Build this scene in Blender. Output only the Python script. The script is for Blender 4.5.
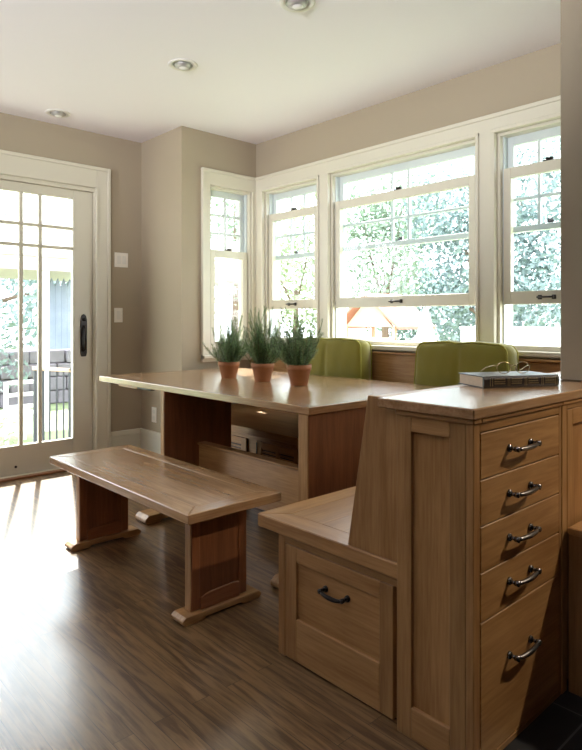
import bpy, bmesh, math, random
from mathutils import Vector, Matrix
random.seed(7)
S = bpy.context.scene
for o in list(bpy.data.objects): bpy.data.objects.remove(o, do_unlink=True)
C = S.collection
PI = math.pi
# ------------------------------------------------------------------ camera
EYE = 1.12
cam = bpy.data.objects.new('camera', bpy.data.cameras.new('camera')); C.objects.link(cam)
cam.data.sensor_fit = 'HORIZONTAL'; cam.data.sensor_width = 36.0
cam.data.lens = 36.0 * 610.7 / 582.0
cam.data.shift_y = -(375 - 320.2) / 582.0
cam.location = (0, 0, EYE)
cam.rotation_euler = (PI / 2, 0, math.radians(90 - 42.58))
cam.data.clip_start = 0.02
S.camera = cam
# ------------------------------------------------------------------ world
w = bpy.data.worlds.new('world'); S.world = w; w.use_nodes = True
nt = w.node_tree; nt.nodes.clear()
out = nt.nodes.new('ShaderNodeOutputWorld'); bg = nt.nodes.new('ShaderNodeBackground')
tc = nt.nodes.new('ShaderNodeTexCoord'); no = nt.nodes.new('ShaderNodeTexNoise'); cr = nt.nodes.new('ShaderNodeValToRGB')
no.inputs['Scale'].default_value = 2.2; no.inputs['Detail'].default_value = 5
cr.color_ramp.elements[0].position = .35; cr.color_ramp.elements[0].color = (.74, .86, 1, 1)
cr.color_ramp.elements[1].position = .65; cr.color_ramp.elements[1].color = (1, .985, .96, 1)
nt.links.new(tc.outputs['Generated'], no.inputs['Vector']); nt.links.new(no.outputs['Fac'], cr.inputs['Fac'])
nt.links.new(cr.outputs['Color'], bg.inputs['Color']); nt.links.new(bg.outputs[0], out.inputs['Surface'])
SKY = 9.0
bg.inputs['Strength'].default_value = SKY
# ------------------------------------------------------------------ sun and exposure
def sun(d, e, col, ang):
    l = bpy.data.lights.new('sun', 'SUN'); l.energy = e; l.color = col; l.angle = ang
    o = bpy.data.objects.new('sun', l); C.objects.link(o)
    o.rotation_euler = Vector(d).to_track_quat('-Z', 'Y').to_euler(); return o
sun((.75, -.30, -.80), 22.0, (1, .95, .86), math.radians(1.2))
def area(name, loc, d, sx, sy, e, col, portal=False):
    l = bpy.data.lights.new(name, 'AREA'); l.shape = 'RECTANGLE'; l.size = sx; l.size_y = sy; l.energy = e; l.color = col
    o = bpy.data.objects.new(name, l); C.objects.link(o); o.location = loc
    q = Vector(d).to_track_quat('-Z', 'Y'); o.rotation_euler = q.to_euler()
    if portal: l.cycles.is_portal = True
    return o
# openings that let the sky in
area('portal', (-2.45, 3.36, 1.55), (0, -1, 0), 3.0, 1.4, 1, (1, 1, 1), True)
area('portal', (-4.72, 1.0, 1.05), (1, 0, 0), 2.1, 2.1, 1, (1, 1, 1), True)
# one unseen kitchen lamp, plus spots added only to brighten the ceiling
def spot(loc, e, deg, col=(1, .86, .68), r=.05):
    l = bpy.data.lights.new('kitchen_or_fill_spot', 'SPOT'); l.energy = e; l.spot_size = math.radians(deg); l.spot_blend = .6; l.color = col; l.shadow_soft_size = r
    o = bpy.data.objects.new('kitchen_or_fill_spot', l); C.objects.link(o); o.location = loc; return o
spot((.40, 3.0, 2.35), 150, 150, r=.03)
def ceiling_fill(loc, to, e, deg, col=(.94, .95, 1)):  # added fill aimed at the ceiling, not a fixture of the room
    o = spot(loc, e, deg, col, .12); o.rotation_euler = (Vector(to) - Vector(loc)).to_track_quat('-Z', 'Y').to_euler(); o.name = 'ceiling_fill_spot'; return o
ceiling_fill((-.1, -1.7, 1.75), (-2.3, 1.6, 3.5), 560, 70)
ceiling_fill((-2.9, -2.3, 1.75), (-3.1, 1.4, 3.5), 350, 70)
vs = S.view_settings
vs.view_transform = 'Standard'; vs.look = 'None'; vs.gamma = 1; vs.use_curve_mapping = False
vs.exposure = 0.0
S.cycles.max_bounces = 10; S.cycles.diffuse_bounces = 6; S.cycles.glossy_bounces = 4; S.cycles.transparent_max_bounces = 16
S.cycles.sample_clamp_indirect = 6

# ------------------------------------------------------------------ materials
def mat(name, col, rough=.5, metal=0., spec=.5, coat=0., var=0., vscale=6., bump=0., bscale=200., sheen=0.):
    m = bpy.data.materials.new(name); m.use_nodes = True
    t = m.node_tree; b = t.nodes['Principled BSDF']
    b.inputs['Base Color'].default_value = (*col, 1); b.inputs['Roughness'].default_value = rough
    b.inputs['Metallic'].default_value = metal; b.inputs['Specular IOR Level'].default_value = spec
    b.inputs['Coat Weight'].default_value = coat; b.inputs['Coat Roughness'].default_value = .15
    b.inputs['Sheen Weight'].default_value = sheen
    tcn = t.nodes.new('ShaderNodeTexCoord')
    if var:
        n = t.nodes.new('ShaderNodeTexNoise'); n.inputs['Scale'].default_value = vscale; n.inputs['Detail'].default_value = 4
        mx = t.nodes.new('ShaderNodeMix'); mx.data_type = 'RGBA'
        mx.inputs[6].default_value = (*[c * (1 - var) for c in col], 1); mx.inputs[7].default_value = (*[min(1, c * (1 + var)) for c in col], 1)
        t.links.new(tcn.outputs['Object'], n.inputs['Vector']); t.links.new(n.outputs['Fac'], mx.inputs[0]); t.links.new(mx.outputs[2], b.inputs['Base Color'])
    if bump:
        n = t.nodes.new('ShaderNodeTexNoise'); n.inputs['Scale'].default_value = bscale; n.inputs['Detail'].default_value = 3
        bp = t.nodes.new('ShaderNodeBump'); bp.inputs['Strength'].default_value = bump; bp.inputs['Distance'].default_value = .004
        t.links.new(tcn.outputs['Object'], n.inputs['Vector']); t.links.new(n.outputs['Fac'], bp.inputs['Height']); t.links.new(bp.outputs[0], b.inputs['Normal'])
    return m
def wood(name, c0, c1, axis, rough=.42, coat=.10, tint=.14):
    m = bpy.data.materials.new(name); m.use_nodes = True
    t = m.node_tree; b = t.nodes['Principled BSDF']; L = t.links.new
    tcn = t.nodes.new('ShaderNodeTexCoord'); geo = t.nodes.new('ShaderNodeNewGeometry')
    oi = t.nodes.new('ShaderNodeVectorMath'); oi.operation = 'SCALE'
    cmb = t.nodes.new('ShaderNodeCombineXYZ')
    for i in range(3): L(geo.outputs['Random Per Island'], cmb.inputs[i])
    L(cmb.outputs[0], oi.inputs[0]); oi.inputs['Scale'].default_value = 37.
    ad = t.nodes.new('ShaderNodeVectorMath'); ad.operation = 'ADD'
    L(tcn.outputs['Object'], ad.inputs[0]); L(oi.outputs[0], ad.inputs[1])
    mp = t.nodes.new('ShaderNodeMapping'); sc = [1, 1, 1]; sc[axis] = .07
    mp.inputs['Scale'].default_value = sc; L(ad.outputs[0], mp.inputs['Vector'])
    n1 = t.nodes.new('ShaderNodeTexNoise'); n1.inputs['Scale'].default_value = 14; n1.inputs['Detail'].default_value = 6; n1.inputs['Distortion'].default_value = 1.2
    n2 = t.nodes.new('ShaderNodeTexNoise'); n2.inputs['Scale'].default_value = 130; n2.inputs['Detail'].default_value = 4
    n3 = t.nodes.new('ShaderNodeTexNoise'); n3.inputs['Scale'].default_value = 3.2; n3.inputs['Detail'].default_value = 3
    L(mp.outputs[0], n1.inputs['Vector']); L(mp.outputs[0], n2.inputs['Vector']); L(ad.outputs[0], n3.inputs['Vector'])
    a = t.nodes.new('ShaderNodeMath'); a.operation = 'MULTIPLY_ADD'; a.inputs[1].default_value = .35; L(n2.outputs['Fac'], a.inputs[0]); 
    s1 = t.nodes.new('ShaderNodeMath'); s1.operation = 'MULTIPLY'; s1.inputs[1].default_value = .45; L(n1.outputs['Fac'], s1.inputs[0]); L(s1.outputs[0], a.inputs[2])
    a2 = t.nodes.new('ShaderNodeMath'); a2.operation = 'MULTIPLY_ADD'; a2.inputs[1].default_value = .2; L(n3.outputs['Fac'], a2.inputs[0]); L(a.outputs[0], a2.inputs[2])
    r = t.nodes.new('ShaderNodeValToRGB'); r.color_ramp.elements[0].position = .40; r.color_ramp.elements[1].position = .61
    r.color_ramp.elements[0].color = (*c0, 1); r.color_ramp.elements[1].color = (*c1, 1); L(a2.outputs[0], r.inputs['Fac'])
    mr = t.nodes.new('ShaderNodeMapRange'); mr.inputs['To Min'].default_value = 1 - tint; mr.inputs['To Max'].default_value = 1 + tint
    L(geo.outputs['Random Per Island'], mr.inputs['Value'])
    vm = t.nodes.new('ShaderNodeVectorMath'); vm.operation = 'SCALE'; L(r.outputs['Color'], vm.inputs[0]); L(mr.outputs[0], vm.inputs['Scale'])
    L(vm.outputs[0], b.inputs['Base Color']); b.inputs['Roughness'].default_value = rough
    b.inputs['Coat Weight'].default_value = coat; b.inputs['Coat Roughness'].default_value = .22
    bp = t.nodes.new('ShaderNodeBump'); bp.inputs['Strength'].default_value = .06; bp.inputs['Distance'].default_value = .002
    L(n2.outputs['Fac'], bp.inputs['Height']); L(bp.outputs[0], b.inputs['Normal'])
    return m
CH0, CH1 = (.265, .125, .040), (.41, .230, .088)
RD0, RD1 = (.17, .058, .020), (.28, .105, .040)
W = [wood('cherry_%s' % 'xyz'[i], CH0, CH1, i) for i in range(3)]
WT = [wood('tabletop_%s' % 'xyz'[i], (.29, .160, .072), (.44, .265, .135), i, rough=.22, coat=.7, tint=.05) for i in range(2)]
R = [wood('shaded_red_cherry_%s' % 'xyz'[i], RD0, RD1, i) for i in range(3)]  # redder, darker copy of cherry: look of unlit faces put into the colour
M = dict(
    wall=mat('beige_paint', (.368, .308, .222), .85, bump=.05, bscale=350),
    dim=mat('absorbing_dark_wall', (.16, .09, .045), .6),  # for the unseen kitchen walls, kept dark so they absorb light
    ceil=mat('ceiling_paint', (.80, .775, .83), .9, bump=.03, bscale=300),
    trim=mat('cream_trim', (.63, .595, .49), .38),
    white=mat('white_trim', (.74, .72, .66), .38),
    sash=mat('pale_sash_paint', (.60, .66, .66), .4),
    black=mat('dark_bronze', (.03, .026, .024), .32, .75, var=.3, vscale=30),
    pewter=mat('pewter', (.20, .195, .20), .24, .95),
    gasket=mat('dark_track', (.10, .10, .10), .5),
    terra=mat('terracotta', (.36, .15, .06), .8, var=.22, vscale=25, bump=.15, bscale=150),
    soil=mat('soil', (.035, .022, .015), .95, bump=.8, bscale=120),
    needle=mat('rosemary_needle', (.13, .24, .085), .55, var=.45, vscale=22),
    stem=mat('rosemary_stem', (.14, .12, .06), .7),
    green=mat('green_cotton', (.20, .175, .013), .85, var=.10, vscale=5, bump=.25, bscale=600, sheen=.3),
    piping=mat('green_piping', (.30, .28, .04), .8),
    leather=mat('black_leather', (.012, .009, .011), .30, spec=.6, var=.3, vscale=60, bump=.2, bscale=300),
    gold=mat('gold_foil', (.30, .24, .13), .45, .4),
    paper=mat('page_edges', (.62, .50, .38), .8, var=.1, vscale=90),
    wire=mat('gold_wire', (.55, .42, .22), .25, 1.),
    slate=mat('black_slate', (.012, .013, .014), .35, var=.3, vscale=8),
    grout=mat('grey_grout', (.08, .085, .085), .8),
    plate=mat('switch_plate', (.82, .78, .70), .35),
    lampw=mat('lamp_ring', (.70, .68, .65), .4),
    lampc=mat('lamp_can', (.42, .41, .40), .35, .5),
    bulb=mat('lamp_glass', (.75, .74, .72), .2),
    grass=mat('lawn', (.22, .27, .14), .9, var=.4, vscale=3),
    deck=mat('stone_paving', (.50, .46, .40), .85, var=.15, vscale=4),
    iron=mat('black_iron', (.05, .05, .06), .45, .5),
    rail=mat('handrail_wood', (.52, .34, .24), .5, var=.15, vscale=12),
    siding=mat('porch_white', (.80, .76, .72), .6),
    fascia=mat('porch_tan', (.44, .37, .36), .6),
    leafA=mat('tree_leaves', (.24, .31, .23), .6, var=.4, vscale=1.5),
    leafB=mat('blue_green_leaves', (.22, .29, .29), .6, var=.35, vscale=1.2),
    leafC=mat('yellow_green_leaves', (.29, .35, .22), .6, var=.35, vscale=1.5),
    bark=mat('bark', (.16, .11, .08), .9, var=.3, vscale=12),
    redw=mat('playhouse_red', (.42, .17, .13), .7, var=.15),
    play=mat('playhouse_wood', (.55, .38, .28), .7, var=.15),
    teal=mat('teal_canvas', (.15, .45, .47), .8),
    pink=mat('pale_canvas', (.72, .58, .56), .8),
    purple=mat('grey_wall_stone', (.22, .20, .24), .85, var=.35, vscale=5),
    fence=mat('white_fence', (.85, .84, .80), .6),
)
_t = M['needle'].node_tree; _g = _t.nodes.new('ShaderNodeNewGeometry'); _r = _t.nodes.new('ShaderNodeValToRGB')
_r.color_ramp.elements[0].color = (.035, .085, .020, 1); _r.color_ramp.elements[1].color = (.26, .40, .15, 1)
_t.links.new(_g.outputs['Random Per Island'], _r.inputs['Fac']); _t.links.new(_r.outputs['Color'], _t.nodes['Principled BSDF'].inputs['Base Color'])
g = bpy.data.materials.new('window_glass'); g.use_nodes = True; t = g.node_tree; t.nodes.clear()
o_ = t.nodes.new('ShaderNodeOutputMaterial'); tr = t.nodes.new('ShaderNodeBsdfTransparent'); gl = t.nodes.new('ShaderNodeBsdfGlossy'); mx = t.nodes.new('ShaderNodeMixShader'); fr = t.nodes.new('ShaderNodeLayerWeight'); pw = t.nodes.new('ShaderNodeMath'); sc_ = t.nodes.new('ShaderNodeMath')
tr.inputs['Color'].default_value = (.95, .97, .97, 1); gl.inputs['Roughness'].default_value = .02; pw.operation = 'POWER'; pw.inputs[1].default_value = 5; sc_.operation = 'MULTIPLY_ADD'; sc_.inputs[1].default_value = .7; sc_.inputs[2].default_value = .03
fr.inputs['Blend'].default_value = .5; t.links.new(fr.outputs['Facing'], pw.inputs[0]); t.links.new(pw.outputs[0], sc_.inputs[0]); t.links.new(sc_.outputs[0], mx.inputs[0]); t.links.new(tr.outputs[0], mx.inputs[1]); t.links.new(gl.outputs[0], mx.inputs[2]); t.links.new(mx.outputs[0], o_.inputs['Surface'])
M['glass'] = g
M['lens'] = g
# floor: oak strips laid along X
def floor_mat():
    m = bpy.data.materials.new('oak_strip_floor'); m.use_nodes = True; t = m.node_tree; b = t.nodes['Principled BSDF']; L = t.links.new
    tcn = t.nodes.new('ShaderNodeTexCoord')
    br = t.nodes.new('ShaderNodeTexBrick'); br.inputs['Scale'].default_value = 1; br.inputs['Brick Width'].default_value = 1.1; br.inputs['Row Height'].default_value = .062
    br.inputs['Mortar Size'].default_value = .0009; br.inputs['Bias'].default_value = 0; br.offset = .37
    br.inputs['Color1'].default_value = (0, 0, 0, 1); br.inputs['Color2'].default_value = (1, 1, 1, 1); br.inputs['Mortar'].default_value = (.5, .5, .5, 1)
    L(tcn.outputs['Object'], br.inputs['Vector'])
    add = t.nodes.new('ShaderNodeVectorMath'); add.operation = 'MULTIPLY_ADD'; add.inputs[1].default_value = (9, 9, 9)
    L(br.outputs['Color'], add.inputs[0]); L(tcn.outputs['Object'], add.inputs[2])
    mp = t.nodes.new('ShaderNodeMapping'); mp.inputs['Scale'].default_value = (.085, 1, 1); L(add.outputs[0], mp.inputs['Vector'])
    n1 = t.nodes.new('ShaderNodeTexNoise'); n1.inputs['Scale'].default_value = 26; n1.inputs['Detail'].default_value = 6; n1.inputs['Distortion'].default_value = 1.8
    n2 = t.nodes.new('ShaderNodeTexNoise'); n2.inputs['Scale'].default_value = 160; n2.inputs['Detail'].default_value = 3
    L(mp.outputs[0], n1.inputs['Vector']); L(mp.outputs[0], n2.inputs['Vector'])
    a = t.nodes.new('ShaderNodeMath'); a.operation = 'MULTIPLY_ADD'; a.inputs[1].default_value = .28; L(n2.outputs['Fac'], a.inputs[0]); 
    s = t.nodes.new('ShaderNodeMath'); s.operation = 'MULTIPLY'; s.inputs[1].default_value = .72; L(n1.outputs['Fac'], s.inputs[0]); L(s.outputs[0], a.inputs[2])
    r = t.nodes.new('ShaderNodeValToRGB'); r.color_ramp.elements[0].position = .40; r.color_ramp.elements[1].position = .58
    r.color_ramp.elements[0].color = (.088, .045, .017, 1); r.color_ramp.elements[1].color = (.225, .132, .058, 1); L(a.outputs[0], r.inputs['Fac'])
    mr = t.nodes.new('ShaderNodeMapRange'); mr.inputs['To Min'].default_value = .86; mr.inputs['To Max'].default_value = 1.12; L(br.outputs['Color'], mr.inputs['Value'])
    vm = t.nodes.new('ShaderNodeVectorMath'); vm.operation = 'SCALE'; L(r.outputs['Color'], vm.inputs[0]); L(mr.outputs[0], vm.inputs['Scale'])
    mo = t.nodes.new('ShaderNodeMix'); mo.data_type = 'RGBA'; L(br.outputs['Fac'], mo.inputs[0]); L(vm.outputs[0], mo.inputs[6]); mo.inputs[7].default_value = (.035, .02, .012, 1)
    L(mo.outputs[2], b.inputs['Base Color']); b.inputs['Roughness'].default_value = .36; b.inputs['Coat Weight'].default_value = 1; b.inputs['Coat IOR'].default_value = 1.55; b.inputs['Coat Roughness'].default_value = .19
    bp = t.nodes.new('ShaderNodeBump'); bp.inputs['Strength'].default_value = .10; bp.inputs['Distance'].default_value = .003; L(n2.outputs['Fac'], bp.inputs['Height']); L(bp.outputs[0], b.inputs['Normal'])
    return m
M['floor'] = floor_mat()
def tile_mat():
    m = bpy.data.materials.new('slate_tile'); m.use_nodes = True; t = m.node_tree; b = t.nodes['Principled BSDF']; L = t.links.new
    tcn = t.nodes.new('ShaderNodeTexCoord'); br = t.nodes.new('ShaderNodeTexBrick'); br.offset = 0
    mp = t.nodes.new('ShaderNodeMapping'); mp.inputs['Location'].default_value = (0, -.026, 0); L(tcn.outputs['Object'], mp.inputs['Vector'])
    br.inputs['Scale'].default_value = 1; br.inputs['Brick Width'].default_value = .35; br.inputs['Row Height'].default_value = .35; br.inputs['Mortar Size'].default_value = .003
    br.inputs['Color1'].default_value = (.010, .011, .012, 1); br.inputs['Color2'].default_value = (.014, .014, .015, 1); br.inputs['Mortar'].default_value = (.12, .12, .12, 1)
    L(mp.outputs[0], br.inputs['Vector']); L(br.outputs['Color'], b.inputs['Base Color']); b.inputs['Roughness'].default_value = .4
    return m
M['tile'] = tile_mat()

# ------------------------------------------------------------------ mesh helpers
class MB:
    def __init__(s): s.bm = bmesh.new(); s.mats = []
    def mi(s, m):
        if m is None: return 0
        if m not in s.mats: s.mats.append(m)
        return s.mats.index(m)
    def _fin(s, before, m, bev=0, seg=1):
        fs = [f for f in s.bm.faces if f not in before]
        i = s.mi(m)
        for f in fs: f.material_index = i
        if bev:
            es = list({e for f in fs for e in f.edges})
            r = bmesh.ops.bevel(s.bm, geom=es, offset=bev, segments=seg, affect='EDGES', profile=.5, clamp_overlap=True)
            for f in r['faces']: f.material_index = i
    def box(s, x0, x1, y0, y1, z0, z1, bev=.002, m=None, seg=1):
        b = set(s.bm.faces)
        v = [s.bm.verts.new(p) for p in ((x0, y0, z0), (x1, y0, z0), (x1, y1, z0), (x0, y1, z0), (x0, y0, z1), (x1, y0, z1), (x1, y1, z1), (x0, y1, z1))]
        for q in ((0, 3, 2, 1), (4, 5, 6, 7), (0, 1, 5, 4), (1, 2, 6, 5), (2, 3, 7, 6), (3, 0, 4, 7)): s.bm.faces.new([v[i] for i in q])
        s._fin(b, m, bev, seg); return s
    def prism(s, pts, axis, a, b_, bev=.002, m=None, seg=1):
        # pts: 2-D outline in the two remaining axes (cyclic order x,y,z without axis), extruded a..b_
        bf = set(s.bm.faces)
        def P(p, h):
            q = list(p); q.insert(axis, h); return q
        lo = [s.bm.verts.new(P(p, a)) for p in pts]; hi = [s.bm.verts.new(P(p, b_)) for p in pts]
        n = len(pts); fs = [s.bm.faces.new(lo), s.bm.faces.new(hi)]
        for i in range(n): fs.append(s.bm.faces.new((lo[i], lo[(i + 1) % n], hi[(i + 1) % n], hi[i])))
        bmesh.ops.recalc_face_normals(s.bm, faces=fs)
        s._fin(bf, m, bev, seg); return s
    def tube(s, pts, r, n=10, m=None, cap=True):
        bf = set(s.bm.faces); pts = [Vector(p) for p in pts]; rings = []
        rs = r if isinstance(r, (list, tuple)) else [r] * len(pts)
        up = None
        for i, p in enumerate(pts):
            d = (pts[min(i + 1, len(pts) - 1)] - pts[max(i - 1, 0)]).normalized()
            if up is None: up = Vector((0, 0, 1)) if abs(d.z) < .9 else Vector((1, 0, 0))
            u = d.cross(up).normalized(); v = u.cross(d).normalized(); up = v
            rings.append([s.bm.verts.new(p + rs[i] * (math.cos(2 * PI * k / n) * u + math.sin(2 * PI * k / n) * v)) for k in range(n)])
        fs = []
        for a, b in zip(rings, rings[1:]):
            for k in range(n): fs.append(s.bm.faces.new((a[k], a[(k + 1) % n], b[(k + 1) % n], b[k])))
        if cap: fs.append(s.bm.faces.new(rings[0])); fs.append(s.bm.faces.new(rings[-1]))
        bmesh.ops.recalc_face_normals(s.bm, faces=fs)
        for f in fs: f.smooth = n > 5
        s._fin(bf, m); return s
    def lathe(s, prof, cx=0, cy=0, n=32, m=None, close=False):
        bf = set(s.bm.faces); rings = []
        for r, z in prof: rings.append([s.bm.verts.new((cx + r * math.cos(2 * PI * k / n), cy + r * math.sin(2 * PI * k / n), z)) for k in range(n)] if r > 1e-6 else [s.bm.verts.new((cx, cy, z))])
        fs = []
        for a, b in zip(rings, rings[1:]):
            for k in range(n):
                q = [a[k % len(a)], a[(k + 1) % len(a)], b[(k + 1) % len(b)], b[k % len(b)]]
                u = []
                for v in q:
                    if v not in u: u.append(v)
                if len(u) > 2: fs.append(s.bm.faces.new(u))
        bmesh.ops.recalc_face_normals(s.bm, faces=fs)
        for f in fs: f.smooth = True
        s._fin(bf, m); return s
    def build(s, name, m=None, parent=None, smooth=None):
        me = bpy.data.meshes.new(name); s.bm.to_mesh(me); s.bm.free()
        if s.mats: [me.materials.append(x) for x in s.mats]
        elif m: me.materials.append(m)
        o = bpy.data.objects.new(name, me); C.objects.link(o)
        if parent:
            o.parent = parent
            # vertices are authored in world space: keep them there
            root = parent; off = Vector((0, 0, 0))
            while root: off += root.location; root = root.parent
            for v in me.vertices: v.co -= off
        return o
def tag(o, label=None, cat=None, group=None, kind=None):
    if label: o['label'] = label
    if cat: o['category'] = cat
    if group: o['group'] = group
    if kind: o['kind'] = kind
    return o
def thing(name, loc, label, cat, group=None):
    o = bpy.data.objects.new(name, None); C.objects.link(o); o.location = loc; o.empty_display_size = .1
    return tag(o, label, cat, group)
def setloc(o, loc):
    # move a single mesh's origin to loc, keeping vertices in place
    d = Vector(loc)
    for v in o.data.vertices: v.co -= d
    o.location = d; return o
def copy_tree(o, parent=None):
    c = o.copy(); C.objects.link(c)
    if parent: c.parent = parent
    for ch in [x for x in bpy.data.objects if x.parent == o]: copy_tree(ch, c)
    return c
def struct(o): o['kind'] = 'structure'; return o

# ------------------------------------------------------------------ dimensions
XL, YJ, XN, YW, ZC = -4.507, 2.480, -3.905, 3.197, 2.57
# ------------------------------------------------------------------ shell
m = MB(); m.box(XL - .15, -.80, -3.0, YW + .15, -.03, 0, 0); struct(m.build('floor', M['floor']))
m = MB(); m.box(-.80, 3.5, -3.0, YW + .15, -.03, 0, 0); struct(m.build('floor', M['tile']))
m = MB(); m.box(XL - .15, 3.5, -3.0, YW + .15, ZC, ZC + .12, 0); struct(m.build('ceiling', M['ceil']))
def wall_holes(mb, axis, plane, thick, a0, a1, z0, z1, holes, bev=0):
    """slab with rectangular holes: axis 0 = plane of constant x, 1 = constant y"""
    def put(p0, p1, q0, q1):
        if p1 - p0 < 1e-5 or q1 - q0 < 1e-5: return
        if axis == 0: mb.box(plane, plane + thick, p0, p1, q0, q1, bev)
        else: mb.box(p0, p1, plane, plane + thick, q0, q1, bev)
    hs = sorted(holes); cur = a0
    for h0, h1, b0, b1 in hs:
        put(cur, h0, z0, z1); put(h0, h1, z0, b0); put(h0, h1, b1, z1); cur = h1
    put(cur, a1, z0, z1)
def nb(mb):
    return mb
DOOR = (-.02, 2.10, 0, 2.14)
m = MB(); wall_holes(m, 0, XL - .15, .15, -3.0, YJ + .15, 0, ZC, [(DOOR[0], DOOR[1], 0, DOOR[3])]); struct(m.build('wall_left', M['wall']))
m = MB(); m.box(XL, XN, YJ, YJ + .15, 0, ZC, 0); struct(m.build('wall_corner', M['wall']))
W1 = (2.725, 3.145, .85, 2.165)
m = MB(); wall_holes(m, 0, XN - .15, .15, YJ + .15, YW, 0, ZC, [W1]); struct(m.build('wall_side', M['wall']))
WN = [(-3.790, -3.170, .95, 2.16), (-3.055, -1.875, .95, 2.175), (-1.755, -1.175, .95, 2.175)]
m = MB(); wall_holes(m, 1, YW, .15, XN - .15, 3.5, 0, ZC, WN); struct(m.build('wall_window', M['wall']))
m = MB(); m.box(-.963, -.83, 2.2, YW, .905, ZC, .004); m.box(-.955, -.83, 2.75, YW, 0, .905, 0); struct(m.build('wall_right', M['wall']))
# kitchen walls behind the camera
m = MB(); m.box(3.5, 3.65, -3.0, YW + .15, 0, ZC, 0); struct(m.build('wall_kitchen', M['dim']))
m = MB(); m.box(XL - .15, 3.65, -3.15, -3.0, 0, ZC, 0); struct(m.build('wall_behind', M['dim']))
# baseboards
def base_y(name, x0, x1, y):
    m = MB(); m.box(x0, x1, y - .018, y, 0, .215, .002); m.box(x0, x1, y - .024, y, .2, .24, .004); m.box(x0, x1, y - .03, y, 0, .02, .004); return struct(m.build(name, M['trim']))
base_y('baseboard_corner', XL, XN, YJ)
m = MB(); m.box(XL, XL + .018, 2.205, YJ, 0, .215, .002); m.box(XL, XL + .024, 2.205, YJ, .2, .24, .004); m.box(XL, XL + .03, 2.205, YJ, 0, .02, .004)
struct(m.build('baseboard_left', M['trim']))
# ------------------------------------------------------------------ window and door casings
m = MB(); wall_holes(m, 1, YW - .022, .022, XN, -1.09, .915, 2.283, [(a - .01, b + .01, .95, d + .01) for a, b, c, d in WN])
m.box(XN, -1.09, YW - .03, YW, 2.262, 2.286, .003)
for a, b, c, d in WN:    # bead round each opening
    m.box(a - .02, a, YW - .034, YW, .95, d + .02, .003); m.box(b, b + .02, YW - .034, YW, .95, d + .02, .003); m.box(a - .02, b + .02, YW - .036, YW, d, d + .022, .003)
struct(m.build('trim_1', M['trim']))
m = MB(); wall_holes(m, 0, XN, .022, 2.657, YW - .022, .80, 2.283, [W1])
m.box(XN, XN + .03, 2.65, YW - .03, 2.262, 2.286, .003)
m.box(XN, XN + .03, 2.65, 2.67, .80, 2.262, .003); m.box(XN, XN + .05, 2.65, 3.05, .825, .85, .003)
struct(m.build('trim_2', M['trim']))
m = MB(); m.box(XN + .024, -1.09, YW - .075, YW + .06, .925, .953, .004)
struct(m.build('trim_3', M['trim']))    # window stool

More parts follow.
